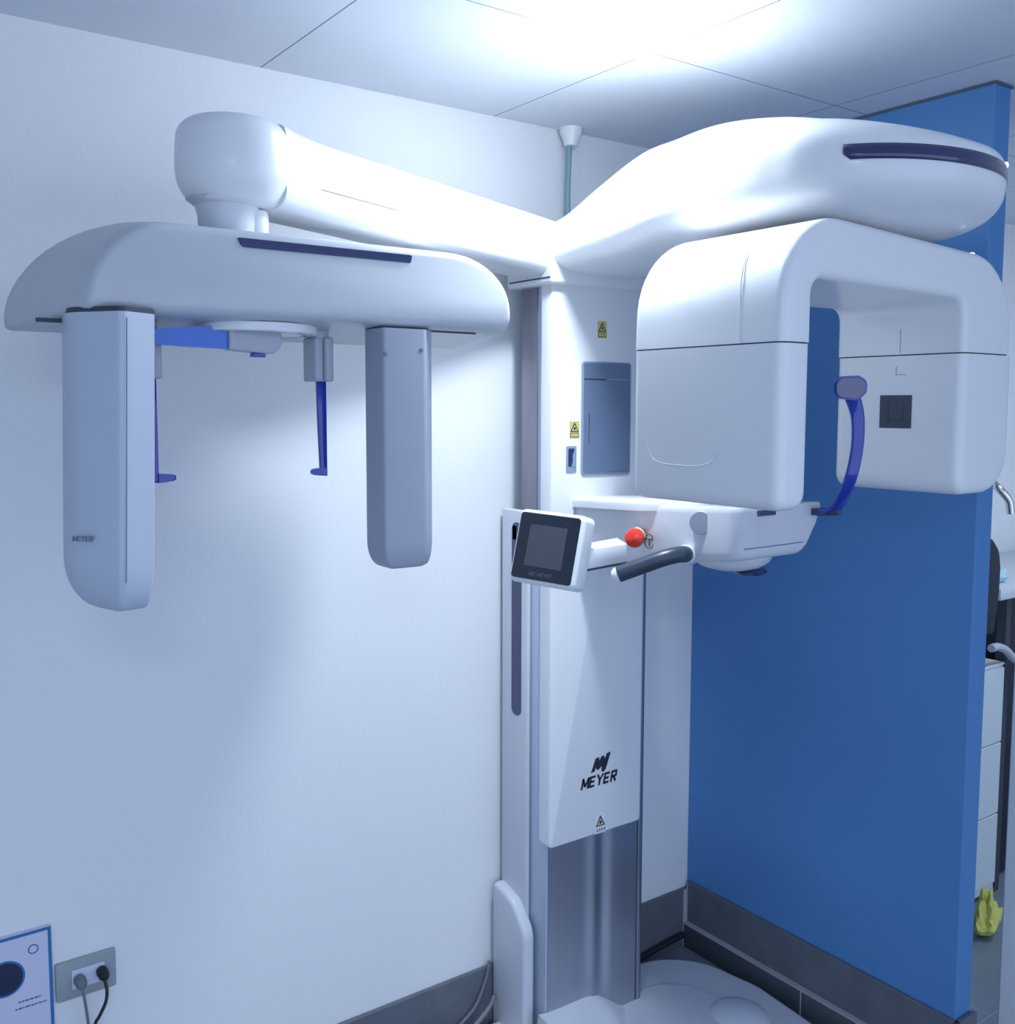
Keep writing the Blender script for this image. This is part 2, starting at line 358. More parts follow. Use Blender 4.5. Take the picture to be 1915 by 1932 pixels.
def warn(x0, x1, z0, z1, bg, name='warning_sticker', dot=True, txt=True):
    cx = (x0+x1)/2; w_ = x1-x0; h = z1-z0
    s = finish(name, plane_bm(rect(x0, x1, z0, z1), (0, PY, 0), X1, Z1, .0006), bg, xm)
    zb = z0+h*.38; zt = z1-h*.05; O = (0, PY-.0006, 0)
    finish('warning_triangle', plane_bm([(cx-w_*.44, zb), (cx+w_*.44, zb), (cx, zt)], O, X1, Z1, .0003), M_ink, s)
    finish('triangle_field', plane_bm([(cx-w_*.31, zb+h*.055), (cx+w_*.31, zb+h*.055), (cx, zt-h*.14)], (0, PY-.0009, 0), X1, Z1, .0003), M_yellow, s)
    if dot: finish('warning_symbol', plane_bm(circ(cx, zb+h*.20, w_*.11, 12), (0, PY-.0012, 0), X1, Z1, .0003), M_ink, s)
    if txt:
        finish('caption_box', plane_bm(rect(x0+w_*.06, x1-w_*.06, z0+h*.05, z0+h*.32), O, X1, Z1, .0003), M_ink, s)
        finish('caption_field', plane_bm(rect(x0+w_*.11, x1-w_*.11, z0+h*.085, z0+h*.285), (0, PY-.0009, 0), X1, Z1, .0003), M_yellow, s)
        finish('caption_print', merge(*[plane_bm(rect(x0+w_*(.26+.13*i), x0+w_*(.34+.13*i), z0+h*.165, z0+h*.205), (0, PY-.0012, 0), X1, Z1, .0002) for i in range(4)]), M_greytext, s)
    return s
warn(-.562, -.533, 1.815, 1.856, M_yellow)
warn(-.648, -.618, 1.572, 1.612, M_yellow)
s = warn(-.555, -.519, .559, .609, M_sticker, dot=True, txt=False)
finish('caption_print', merge(*[plane_bm(rect(-.549+.008*i, -.545+.008*i, .564, .572), (0, PY-.0008, 0), X1, Z1, .0003) for i in range(4)]), M_greytext, s)
# compartment door with grey frame, cassette slot
fr = finish('compartment_frame', prism(round_poly(rect(-.613, -.452, 1.479, 1.757), .010), -.2085, -.205, 'y', .0012, 2), M_greyfr, xm)
finish('upper_flap', prism(round_poly(rect(-.608, -.457, 1.716, 1.753), .004), -.210, -.2085, 'y', .0008, 1), M_greydoor, fr)
finish('compartment_door', prism(round_poly(rect(-.608, -.457, 1.486, 1.712), .004), -.210, -.2085, 'y', .0008, 1), M_greydoor, fr)
finish('door_groove', box_bm(-.5915, -.5895, -.2106, -.210, 1.556, 1.632), M_dark, fr)
finish('flap_gap', box_bm(-.607, -.535, -.2092, -.2086, 1.7125, 1.7155), M_dark, fr)
sl = finish('side_latch', prism(round_poly(rect(-.659, -.627, 1.489, 1.553), .004), -.2075, -.205, 'y', .001, 1), M_greyfr, xm)
finish('latch_recess', plane_bm(round_poly(rect(-.653, -.634, 1.503, 1.547), .003), (0, -.2075, 0), X1, Z1, .0004), M_navy, sl)
finish('latch_tongue', plane_bm([(-.644, 1.503), (-.634, 1.503), (-.634, 1.545), (-.640, 1.530), (-.640, 1.515)], (0, -.2079, 0), X1, Z1, .0012), M_greyfr, sl)

# head block that carries both arms
blk = finish('head_block', prism(round_poly([(-.722, -.045), (-.385, -.045), (-.385, -.23), (-.722, -.23)], [.01, .01, .03, .012]), 1.934, 2.07, 'z', .008, 3), M_white, xm)
finish('block_gap', box_bm(-.7235, -.7215, -.22, -.06, 1.9465, 1.9495), M_dark, blk)

# overhead arm: spoon shaped loft
XC = -.57
TAB = [(-.05, (-.555, .165, 2.080, 2.02, 1.956)), (-.22, (-.556, .166, 2.105, 2.022, 1.958)), (-.36, (-.566, .170, 2.155, 2.036, 1.962)), (-.50, (-.570, .188, 2.194, 2.048, 1.966)),
       (-.62, (-.572, .222, 2.192, 2.052, 1.966)), (-.74, (-.571, .250, 2.190, 2.054, 1.960)), (-.86, (-.570, .264, 2.172, 2.054, 1.954)), (-.96, (-.570, .260, 2.146, 2.052, 1.950)), (-1.04, (-.570, .236, 2.115, 2.050, 1.955))]
def herm(tab, y):
    n = len(tab)
    for i in range(n-1):
        (a, va), (b, vb) = tab[i], tab[i+1]
        if a >= y >= b:
            t = (a-y)/(a-b); out = []
            for k in range(5):
                def sl(j):
                    if j <= 0: return (tab[1][1][k]-tab[0][1][k])/(tab[0][0]-tab[1][0])
                    if j >= n-1: return (tab[-1][1][k]-tab[-2][1][k])/(tab[-2][0]-tab[-1][0])
                    return (tab[j+1][1][k]-tab[j-1][1][k])/(tab[j-1][0]-tab[j+1][0])
                h = a-b; m0, m1 = sl(i)*h, sl(i+1)*h; p0, p1 = va[k], vb[k]
                out.append((2*t**3-3*t*t+1)*p0+(t**3-2*t*t+t)*m0+(-2*t**3+3*t*t)*p1+(t**3-t*t)*m1)
            return tuple(out)
    return tab[-1][1]
Y_N, L_N = -.96, .205
def oh_par(y):
    if y >= Y_N: return herm(TAB, y)
    t = min(1, (Y_N-y)/L_N); q = math.sqrt(max(0, 1-t*t))
    return (-.57, .260*q**.97, 2.068+(2.146-.20*(Y_N-y)-2.068)*q**.85, 2.050+.002*q, 2.034-(2.034-1.950)*q**1.0)
def oh_pt(y, a, off=0):
    cx, hw, zt, zm, zb = oh_par(y)
    ca, sa = math.cos(a), math.sin(a)
    ex = .62; x = math.copysign(abs(ca)**ex, ca)
    if sa >= 0: z = zm+(zt-zm)*sa**.80
    else: z = zm-(zm-zb)*abs(sa)**.62
    p = Vector((cx+hw*x, y, z))
    if off:
        q = p-Vector((cx, max(y, Y_N) if y > Y_N else Y_N-(Y_N-y)*.15, zm)); p = p+q.normalized()*off
    return p
ys = [-.05+(Y_N+.05)*k/36 for k in range(37)]+[Y_N-L_N*math.sin(math.pi/2*k/20) for k in range(1, 21)]
oh = finish('overhead_arm', loft([[oh_pt(y, 2*math.pi*k/64) for k in range(64)] for y in ys]), M_white, xm, smooth=70)
# dark glass band wrapping the nose of the arm at z ~ 2.04
def side_pt(y, z, side, off):
    cx, hw, zt, zm, zb = oh_par(y)
    if z >= zm: u = min(1, max(0, (z-zm)/max(1e-5, zt-zm)))**(1/.80)
    else: u = -min(1, max(0, (zm-z)/max(1e-5, zm-zb)))**(1/.62)
    a = math.asin(max(-1, min(1, u)))
    if side < 0: a = math.pi-a
    return oh_pt(y, a, off)
seq = [(Y_N-L_N*math.sin(math.radians(d)), -1) for d in range(30, 90, 3)]+[(Y_N-L_N*.9999, -1)]+[(Y_N-L_N*math.sin(math.radians(d)), 1) for d in range(87, 0, -3)]
g = bmesh.new(); rowsv = []
NS = len(seq)
for i, (y, sd) in enumerate(seq):
    lo, hi = 2.040, 2.064
    e0 = min(1, (i+.6)/1.6); e1 = min(1, (NS-1-i)/4.0)
    lo = hi-(hi-lo)*max(.35, min(e0, e1)**.5)
    rowsv.append([g.verts.new(side_pt(y, min(max(lo+(hi-lo)*j/3, oh_par(y)[4]+.001), oh_par(y)[2]-.001), sd, .0012)) for j in range(4)])
for a, b in zip(rowsv, rowsv[1:]):
    for j in range(3):
        try: g.faces.new((a[j], b[j], b[j+1], a[j+1]))
        except ValueError: pass
bmesh.ops.remove_doubles(g, verts=g.verts, dist=1e-5)
st = finish('light_strip', g, M_navy, oh, smooth=60)
mod = st.modifiers.new('solid', 'SOLIDIFY'); mod.thickness = .002
finish('white_stud', lathe([(0, 0), (.006, 0), (.005, .004), (0, .006)], (-.408, -1.118, 2.075), 12, (.7, -.7, .1)), M_stud, oh)  # small white emissive stud at the arm tip

# rotating portal
hub = finish('rotor_hub', lathe([(.0, 1.94), (.15, 1.94), (.15, 1.975), (.0, 1.975)], (-.57, -.86, 0), 40), M_white2, xm)
YF, YB = -1.05, -.712
def arc(cx, cz, rx, rz, a0, a1, n=10, p=2.0):
    out = []
    for k in range(n+1):
        a = math.radians(a0+(a1-a0)*k/n); ca, sa = math.cos(a), math.sin(a); e = 2/p
        out.append((cx+rx*math.copysign(abs(ca)**e, ca), cz+rz*math.copysign(abs(sa)**e, sa)))
    return out
ZS = 1.750
outer = [(-.228, ZS), ] + arc(-.37, 1.79, .142, .146, 0, 90, 12, 2.1) + [(-.70, 1.952)] + arc(-.775, 1.80, .142, .155, 90, 180, 12, 2.1) + [(-.9195, ZS)]
inner = [(-.841, ZS)] + arc(-.812, 1.826, .029, .029, 180, 90, 5) + arc(-.426, 1.820, .029, .029, 90, 0, 5) + [(-.397, ZS)]
def skew(bm):
    for v in bm.verts:
        t = max(0, min(1, (v.co.y-YF)/(YB-YF))); v.co.y -= t*.058*max(0, min(1, (v.co.x+.919)/.52))
    return bm
low = lambda pts: [(x, z-.04 if abs(z-ZS) < 1e-6 else z) for x, z in pts]
rot = finish('rotor_top_cover', skew(cut_z(prism(low(outer)+low(inner), YF, YB, 'y', .016, 5), ZS+.0012, False)), M_white, xm)
fl = rot
finish('seam_line', skew(prism(round_poly(rect(-.9165, -.844, YF+.003, YB-.003), .014), ZS-.003, ZS+.003, 'z')), M_dark, rot)
finish('seam_line', skew(prism(round_poly(rect(-.394, -.231, YF+.003, YB-.003), .014), ZS-.003, ZS+.003, 'z')), M_dark, rot)
# lower covers, hanging from the portal
def leg(x0, x1, z0, rl, rr2, rb):
    pl = [(x0, ZS-.0035), (x0, z0)] ; pl = round_poly([(x0, ZS+.05), (x1, ZS+.05), (x1, z0), (x0, z0)], [0, 0, rr2, rl], 8)
    return skew(cut_z(prism(pl, YF, YB, 'y', rb, 5), ZS-.0012))
ss = finish('sensor_housing', leg(-.919, -.841, 1.482, .022, .030, .020), M_white, xm)
so = finish('source_housing', leg(-.397, -.216, 1.482, .030, .085, .022), M_white, xm)
finish('beam_window', box_bm(-.3985, -.3968, -.948, -.878, 1.607, 1.672, .0008, 1), mat('window_grey', (.045, .055, .085), .5), so)
finish('beam_window_frame', merge(box_bm(-.3992, -.398, -.931, -.897, 1.622, 1.624), box_bm(-.3992, -.398, -.931, -.929, 1.622, 1.655), box_bm(-.3992, -.398, -.899, -.897, 1.622, 1.655)), M_dark, so)
finish('alignment_mark', merge(box_bm(-.3976, -.3968, -.9225, -.9215, 1.720, 1.732), box_bm(-.3976, -.3968, -.938, -.9215, 1.7195, 1.7205)) if False else merge(box_bm(-.3976, -.3966, -.912, -.911, 1.712, 1.728), box_bm(-.3976, -.3966, -.934, -.911, 1.7115, 1.7125)), M_greytext, so)
finish('alignment_mark', box_bm(-.3976, -.3966, -.9185, -.9178, 1.755, 1.80), M_greytext, rot)
# grip recess line and vertical crease on the left housing
gy = [(-.755, 1.582), (-.765, 1.562), (-.785, 1.550), (-.83, 1.547), (-.88, 1.548), (-.91, 1.556), (-.925, 1.572)]
finish('grip_line', tube(catmull([(-.9192, y, z) for y, z in gy], 5), .0010, 6), M_white2, ss)
finish('cover_crease', tube(catmull([(-.9193, -.968, 1.752), (-.9190, -.966, 1.80), (-.910, -.960, 1.86), (-.880, -.950, 1.915)], 6), .0010, 6), M_white2, rot)
finish('white_stud', lathe([(0, 0), (.006, 0), (.005, .003), (0, .004)], (-.357, -1.034, 1.934), 12, (.2, 0, 1)), M_stud, rot)  # small white emissive stud on the rotor cover

# cephalometric arm
HC = Vector((-1.575, -.48, 0)); JN = Vector((-.655, -.112, 0))
dv = (JN-HC).normalized(); nv = Vector((-dv.y, dv.x, 0))   # nv points to the wall
rings = []
for k in range(21):
    t = k/20; c = HC+dv*.04+(JN-HC-dv*.04)*t
    hw = .066+.006*t; zt = 2.092-.008*t; zb = 1.966-.008*t
    if t < .12: e = 1-t/.12; zt += .006*e; zb += -.0*e; hw += .012*e*e
    sec = round_poly([(-hw, zb), (hw, zb), (hw, zt), (-hw, zt)], [.030, .030, .022, .018], 7)
    rings.append([c+nv*p[0]+Vector((0, 0, p[1])) for p in sec])
# mitre the joint end so that it closes flush on the head block
rings[-1] = [Vector((-.715, p.y-(p.x+.715)*0, p.z)) if p.x > -.715 else p for p in rings[-1]]
ca = finish('cephalometric_arm', loft(rings), M_white, xm, smooth=50)
finish('arm_seam', tube([HC+dv*t-nv*(.0668+.006*t)+Vector((0, 0, 2.012-.006*t)) for t in (.13, .25, .34)], .0006, 6), M_greytext, ca)
hp = [(.0, 1.964), (.056, 1.966), (.075, 1.978), (.087, 2.000), (.0905, 2.025), (.0890, 2.062), (.0855, 2.082), (.072, 2.096), (.05, 2.101), (.0, 2.102)]
def smoothprof(p): return [(v.x, v.z) for v in catmull([(a, 0, b) for a, b in p], 4)]
hd = finish('swivel_head', lathe(smoothprof(hp), HC, 48), M_white, xm, smooth=60)
finish('swivel_neck', lathe([(.0, 1.90), (.044, 1.90), (.046, 1.95), (.050, 1.965), (.064, 1.975), (.0, 1.98)], HC+Vector((-.012, 0, 0)), 32), M_white2, hd)
finish('swivel_pin', lathe([(.0, 1.90), (.024, 1.90), (.024, 1.955), (.022, 1.962), (.0, 1.963)], HC+Vector((.029, -.008, 0)), 24), M_white, hd)

# cephalostat beam
def bsec(v, ins=0):
    """outline in x,z at depth fraction v (0 front .. 1 back), inset ins"""
    L_ = -1.832-.070*v; R_ = -1.108+.05*v; zb = 1.784-.022*v; zt = 1.911+.033*min(1, v*1.15)
    rx = .105+.10*v; rz = (.122+.045*v)*.99
    zt2 = min(zb+rz, zt)
    pts = []
    pts += arc(L_+.012, zb+.008, .012, .008, 180, 270, 4)
    pts += arc(R_-.022, zb+.022, .022, .022, 270, 360, 5)
    pts += arc(R_-.135, zt-.098, .135, .098, 0, 90, 12, 2.1)
    pts += arc(L_+rx, zt-rz+.002, rx, rz-.002, 90, 180, 14, 1.75)
    if ins:
        cx = (L_+R_)/2; cz = (zb+zt)/2
        o2 = []
        for x, z in pts:
            o2.append((min(max(x, L_+ins), R_-ins) if False else cx+(x-cx)*(1-ins/((R_-L_)/2)), cz+(z-cz)*(1-ins/((zt-zb)/2))))
        pts = o2
    return pts
BF, BB = -.600, -.350
rings = []
for (y, v, ins) in [(BF, 0, .012), (BF+.002, .008, .006), (BF+.006, .02, .002), (BF+.012, .045, 0), (BF+.06, .24, 0), (BF+.12, .48, 0), (BF+.18, .72, 0), (BB-.012, .95, 0), (BB-.005, .98, .003), (BB, 1, .012)]:
    rings.append([Vector((x, y, z)) for x, z in bsec(v, ins)])
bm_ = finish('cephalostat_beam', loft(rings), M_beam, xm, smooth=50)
finish('light_strip', prism(round_poly([(-1.611, 1.886), (-1.319, 1.8865), (-1.316, 1.8995), (-1.618, 1.8995)], [.008, .003, .003, .002]), -.6022, -.5985, 'y'), M_navy, bm_)
finish('slot_gap', box_bm(-1.880, -1.845, -.500, -.497, 1.7685, 1.7745), M_dark, bm_)
finish('slot_gap', box_bm(-1.36, -1.16, -.560, -.557, 1.7780, 1.7805), M_dark, bm_)
finish('turntable', lathe([(.0, 1.7655), (.105, 1.7655), (.108, 1.767), (.108, 1.780), (.0, 1.780)], (-1.545, -.465, 0), 40), M_white, bm_)
finish('turntable_groove', ring_bm(0, 0, .088, .0022, (-1.545, -.465, 1.7657), (0, 1, 0), (1, 0, 0), .0007), M_greytext, bm_)
# left sensor post
pl = round_poly([(-1.795, -.632), (-1.742, -.602), (-1.722, -.50), (-1.775, -.47), (-1.845, -.485), (-1.850, -.56)], [.010, .012, .01, .02, .03, .05], 5)
def post(name, pl, z0, z1, lowr, m_, shift=(0, 0), cx=0, cy=0):
    rings = []
    P_ = [Vector((p[0], p[1])) for p in pl]; cc = sum(P_, Vector((0, 0)))/len(P_)
    N = 20
    for k in range(N+1):
        z = z0+(z1-z0)*k/N if k > 8 else z0+lowr[2]*(1-math.cos(math.pi/2*k/8))
        if k > 8: z = z0+lowr[2]+(z1-z0-lowr[2])*(k-8)/(N-8)
        q = math.sin(math.pi/2*min(1, (k+.0)/8)) if k < 8 else 1
        rg = []
        for p in P_:
            d = p-cc
            left = max(0, min(1, .5-(d.x*1.0-d.y*.3)/.10))
            sx = 1-(1-q)*(lowr[0]*left+lowr[1]*(1-left))
            # left side drops later: raise z for left points
            zz = z + (1-q)*0 + lowr[3]*left*(1-q)*0
            tt = (1-(z-z0)/(z1-z0))
            rg.append(Vector((cc.x+d.x*sx+shift[0]*tt, cc.y+d.y*sx+shift[1]*tt, zz)))
        rings.append(rg)
    return loft(rings)
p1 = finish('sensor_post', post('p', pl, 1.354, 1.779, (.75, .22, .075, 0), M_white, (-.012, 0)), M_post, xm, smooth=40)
finish('post_top_gap', prism([(x*.98-1.79*.02, y*.98-.55*.02) for x, y in [(p[0], p[1]) for p in pl]], 1.778, 1.786, 'z'), M_dark, p1)
finish('post_seam', tube([(-1.7895, -.6325, 1.77), (-1.796, -.6325, 1.56), (-1.801, -.6315, 1.40)], .0008, 6), M_greytext, p1)
finish('post_lettering', stroke_text('MEYER', .0075, .0052, .0011, (-1.8465, -.590, 1.462), (.72, -.69, 0), (0, 0, 1), .15, .2, .0012), M_greytext, p1)
# right secondary collimator post
pr2 = round_poly([(-1.372, -.602), (-1.292, -.602), (-1.262, -.575), (-1.262, -.53), (-1.372, -.53)], [.006, .012, .012, .01, .01], 4)
p2 = finish('collimator_post', post('p', pr2, 1.372, 1.778, (.35, .25, .045, 0), M_lav), mat('dimmed_lavender_post_plastic', (.36, .39, .47), .4, noise=.01), xm, smooth=40)  # collimator post colour lowered to stand in for its dimness
for x, z in ((-1.369, 1.735), (-1.300, 1.743)):
    finish('screw', lathe([(0, 0), (.004, 0), (.004, .0015), (0, .002)], (x, -.6015, z), 12, (0, -1, 0)), M_greytext, p2)
# ear rods
def ear(x, flip, tag_):
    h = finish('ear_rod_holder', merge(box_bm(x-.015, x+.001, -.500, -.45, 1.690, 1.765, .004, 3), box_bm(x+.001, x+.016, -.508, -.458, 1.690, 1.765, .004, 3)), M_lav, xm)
    d = -1 if not flip else 1
    bar = loft([[Vector((x+.001+.0085*sx*q+o, -.478+.004*sy, z)) for sx, sy in ((-1, -1), (1, -1), (1, 1), (-1, 1))] for z, q, o in ((1.695, 1, .004), (1.62, .9, .005), (1.54, .72, .0065), (1.528, .70, .0065))])
    tip = loft([[Vector((x+.0125*1+d*t*.028-(.0 if d < 0 else .0), -.478+.006*q*a, 1.535+.0075*q*b)) for a, b in ((-1, -1), (1, -1), (1, 1), (-1, 1))] for t, q in ((0, 1), (.5, .85), (.85, .7), (1, .4))])
    bevel_sharp(bar, .001, 2)
    finish('ear_rod', merge(bar, tip), M_rodblue, h, smooth=40)
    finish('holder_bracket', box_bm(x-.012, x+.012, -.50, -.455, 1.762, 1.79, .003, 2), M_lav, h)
ear(-1.432, False, 'r'); ear(-1.7205, True, 'l')
# nasal support
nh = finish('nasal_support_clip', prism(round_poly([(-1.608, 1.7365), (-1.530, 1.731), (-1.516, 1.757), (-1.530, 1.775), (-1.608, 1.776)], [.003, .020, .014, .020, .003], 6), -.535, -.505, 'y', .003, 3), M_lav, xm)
finish('nasal_support_blade', loft([[Vector((x, -.520+.008*a, z0 if b < 0 else z1)) for a, b in ((-1, -1), (1, -1), (1, 1), (-1, 1))] for x, z0, z1 in ((-1.742, 1.745, 1.757), (-1.71, 1.7405, 1.7655), (-1.66, 1.7385, 1.7705), (-1.607, 1.7375, 1.7735))]), M_clearblue, nh)
finish('clamp_pin', box_bm(-1.568, -1.546, -.528, -.515, 1.7265, 1.733, .001, 1), M_rodblue, nh)
finish('clamp_stem', box_bm(-1.568, -1.546, -.528, -.515, 1.772, 1.783, .001, 1), M_rodblue, nh)

# chin rest assembly
cb = round_poly([(-.628, -.20), (-.655, -.42), (-.700, -.585), (-.706, -.782), (-.66, -.79), (-.452, -.79), (-.452, -.745), (-.52, -.66), (-.50, -.20)], [0, .2, .12, .05, .03, .012, .02, .1, 0], 8)
rings = []
cc = Vector((-.58, -.62))
def chin_pt(x, y, u, q=1):
    """u 0 bottom .. 1 top; the housing rises and gets thinner away from the column"""
    k = min(1, max(0, (-.20-y)/.59))
    zb = 1.262+.087*k**.8; zt = 1.414+.040*k
    xr = x-(.062*(1-u)**1.6 if x > -.47 else 0)
    return Vector((cc.x+(xr-cc.x)*q, min(-.20, cc.y+(y-cc.y)*q) if y < -.21 else -.20, zb+(zt-zb)*u))
for u, q in ((0, .90), (.03, .955), (.10, .985), (.2, 1), (.6, 1), (.90, 1), (.97, .995), (1.0, .98)):
    rings.append([chin_pt(p[0], p[1], u, q) for p in cb])
chin = finish('chin_rest_housing', loft(rings), M_white2, xm, smooth=45)
tr = round_poly([(-.636, -.207), (-.668, -.36), (-.700, -.52), (-.66, -.66), (-.52, -.60), (-.50, -.207)], [0, .2, .16, .1, .05, 0], 8)
trc = Vector((-.57, -.42))
finish('tray', loft([[chin_pt(trc.x+(p[0]-trc.x)*q, min(-.207, trc.y+(p[1]-trc.y)*q), 1)+Vector((0, 0, h)) for p in tr] for h, q in ((-.010, 1.0), (.004, 1.01), (.009, 1.0), (.012, .97))]), M_white, chin, smooth=50)
finish('housing_seam', tube([(-.69, -.7895, 1.374), (-.60, -.7908, 1.3745), (-.515, -.7905, 1.375)], .0010, 6), M_greytext, chin)
finish('under_bowl', lathe([(0, .0), (.03, .002), (.06, .010), (.078, .022), (.084, .036), (0, .037)], (-.615, -.69, 1.313), 32), M_white2, chin)
finish('bowl_pad', lathe([(0, .0), (.030, .0), (.036, .005), (.030, .012), (0, .012)], (-.585, -.715, 1.307), 24), M_navy, chin)
nd = Vector((-.90, -.44, 0)).normalized()
finish('round_cap', lathe([(0, -.02), (.0235, -.02), (.0235, .004), (.022, .006), (0, .0065)], (-.7045, -.690, 1.418), 32, nd), M_disc, chin)
finish('rod_socket', box_bm(-.655, -.605, -.795, -.7885, 1.4365, 1.4475, .001, 1), M_navy, chin)
bt = Vector((-.80, -.60, 0)).normalized(); bc = Vector((-.690, -.490, 1.368))
eb = finish('emergency_button', lathe([(0, .018), (.0165, .018), (.0205, .024), (.0210, .036), (.018, .044), (.010, .048), (0, .049)], bc, 32, bt), M_red, xm)
finish('button_collar', lathe([(0, -.01), (.019, -.01), (.019, .006), (.014, .010), (.014, .022), (0, .022)], bc, 24, bt), M_ring, eb)
so2 = Vector((-.6968, -.555, 1.3595)); sx_ = Vector((.12, -.99, 0)).normalized()
so2 = Vector((-.6870, -.525, 1.3600))
finish('stop_mark', merge(ring_bm(0, 0, .0120, .0012, so2, sx_, Z1, .0010, 28, .0150), plane_bm(rect(-.010, .010, .004, .0055), so2, sx_, Z1, .0010), plane_bm(rect(-.001, .001, -.010, .004), so2, sx_, Z1, .0010)), M_ink, chin)
hpth = catmull([(-.712, -.658, 1.350), (-.742, -.672, 1.355), (-.775, -.662, 1.350), (-.808, -.632, 1.333), (-.842, -.598, 1.314)], 6)
hg = finish('grip_handle', tube(hpth, .0165, 20), M_grip, xm, smooth=50)
e_ = (Vector(hpth[-1])-Vector(hpth[-2])).normalized()
finish('handle_end_cap', lathe([(0, 0), (.0155, 0), (.0145, .006), (.010, .012), (0, .015)], hpth[-1], 24, e_), M_white, hg)
finish('handle_socket', lathe([(0, -.03), (.020, -.03), (.020, .006), (.018, .008), (0, .009)], hpth[0], 24, (Vector(hpth[1])-Vector(hpth[0]))), M_white2, hg)
# head support
hs = [(-.472, -.798, 1.437), (-.485, -.842, 1.446), (-.503, -.885, 1.497), (-.501, -.90, 1.565), (-.501, -.90, 1.626), (-.520, -.90, 1.667), (-.534, -.90, 1.682)]
hr = finish('head_support', tube(catmull(hs, 6), .01, 16, flat=(.0155, .006), up=(.85, -.5, 0), rfun=lambda t: 1.0-.22*math.sin(math.pi*min(1, t*1.1))), M_rodblue, xm, smooth=50)
finish('support_clamp', merge(box_bm(-.490, -.456, -.812, -.784, 1.428, 1.443, .003, 2), tube([(-.482, -.80, 1.435), (-.480, -.850, 1.441)], .0085, 10)), M_navy, hr)
hd_ = Vector((-.5, -.86, 0)).normalized(); hx = Vector((.86, -.5, 0)).normalized()
po = round_poly([(-.028, -.018), (.012, -.022), (.030, -.008), (.030, .014), (.014, .023), (-.022, .021), (-.030, .010)], .012, 4)
pc_ = Vector((-.534, -.903, 1.684))
finish('support_plate', plane_bm([(p[0]*1.06, p[1]*1.06) for p in po], pc_, hx, Z1, .006), M_rodblue, hr)
finish('foam_pad', plane_bm([(p[0]*.92-.002, p[1]*.88) for p in po], pc_+hd_*.006, hx, Z1, .006), M_pad, hr)

# touch panel on its bracket
TL, TR, BR, BL = Vector((-.960, -.439, 1.432)), Vector((-.915, -.571, 1.429)), Vector((-.947, -.574, 1.296)), Vector((-.996, -.439, 1.305))
ctr = (TL+TR+BR+BL)/4; X_ = ((TR-TL)+(BR-BL)).normalized(); Y_ = ((TL-BL)+(TR-BR)); Y_ = (Y_-X_*Y_.dot(X_)).normalized(); Zn = X_.cross(Y_)
hw_ = ((TR-TL).length+(BR-BL).length)/4; hh_ = ((TL-BL).length+(TR-BR).length)/4
def pan(poly, d0, d1, bev, seg=3):
    bm = prism(poly, d0, d1, 'z', bev, seg)
    for v in bm.verts: v.co = ctr+X_*v.co.x+Y_*v.co.y+Zn*v.co.z
    return bm
cp = finish('control_panel', pan(round_poly(rect(-hw_-.006, hw_+.009, -hh_-.009, hh_+.007), .014), -.046, .0, .008, 4), M_white, xm)
finish('glass_face', pan(round_poly(rect(-hw_, hw_, -hh_, hh_), .007), -.001, .0010, .0004, 1), M_black, cp)
finish('screen', pan(rect(-hw_*.62, hw_*.62, -hh_*.60, hh_*.66), .0009, .0014, 0), M_screen, cp)
finish('panel_lettering', merge(stroke_text('MEYER', .0075, .0055, .0010, ctr+X_*.009-Y_*(hh_*.82)+Zn*.0011, X_, Y_, .2, .2, .0002), stroke_text('MY', .0085, .0060, -.0008, ctr-X_*.021-Y_*(hh_*.82)+Zn*.0011, X_, Y_, .28, .26, .0002), plane_bm(rect(-.0125, -.0120, -.005, .005), ctr-Y_*(hh_*.82)+Zn*.0011, X_, Y_, .0003)), mat('panel_print_grey', (.07, .09, .14), .5), cp)
bk = finish('panel_bracket', prism(round_poly([(-.915, -.568), (-.765, -.540), (-.72, -.46), (-.92, -.51)], [.01, .012, 0, .01]), 1.324, 1.364, 'z', .003, 2), M_white, cp)
finish('bracket_shadow_sheet', prism([(-.912, -.5675), (-.764, -.5395), (-.73, -.47), (-.905, -.515)], 1.3205, 1.3245, 'z'), M_dark, bk)  # dark sheet standing in for the shadow line under the bracket

# ------------------------------------------------------------ things in the room
o = finish('conduit_pipe', tube([(-.507, -.024, 2.325), (-.510, -.022, 2.2), (-.505, -.024, 1.50)], .007, 12), M_pipe)
tag(o, 'thin teal-grey vertical pipe running from ceiling fitting down behind the machine', 'pipe')
cf = finish('pipe_fitting', lathe([(0, 0), (.030, 0), (.030, -.012), (.020, -.032), (.018, -.045), (0, -.045)], (-.507, -.03, H), 24), M_white, None); cf.parent = o; 

# wall socket with two plugs
so_ = empty('wall_socket', (-1.739, 0, .497), 'grey wall socket plate with white insert beside the blue-edged notice', 'wall socket')
finish('socket_plate', prism(round_poly(rect(-1.797, -1.682, .458, .538), .004), -.009, 0, 'y', .002, 2), M_plate, so_)
finish('socket_insert', prism(round_poly(rect(-1.768, -1.704, .478, .518), .003), -.0115, -.009, 'y', .001, 1), M_poster, so_)
def plug(x, z, m_, name, label, cord, gx):
    e = empty(name, (x, -.02, z), label, 'power plug')
    finish('plug_body', lathe([(0, 0), (.010, 0), (.0115, .006), (.0105, .020), (.006, .027), (0, .028)], (x, -.012, z), 20, (.1, -1, -.3)), m_, e)
    finish('cord', tube(catmull(cord, 8), .0028 if m_ is not M_cable else .0033, 10), m_, e)
plug(-1.755, .500, M_greycable, 'power_plug', 'grey power plug in the left outlet of the wall socket', [(-1.754, -.035, .488), (-1.752, -.043, .470), (-1.749, -.045, .44), (-1.746, -.04, .41), (-1.745, -.03, .36), (-1.74, -.02, .05), (-1.735, -.02, .004)], 0)
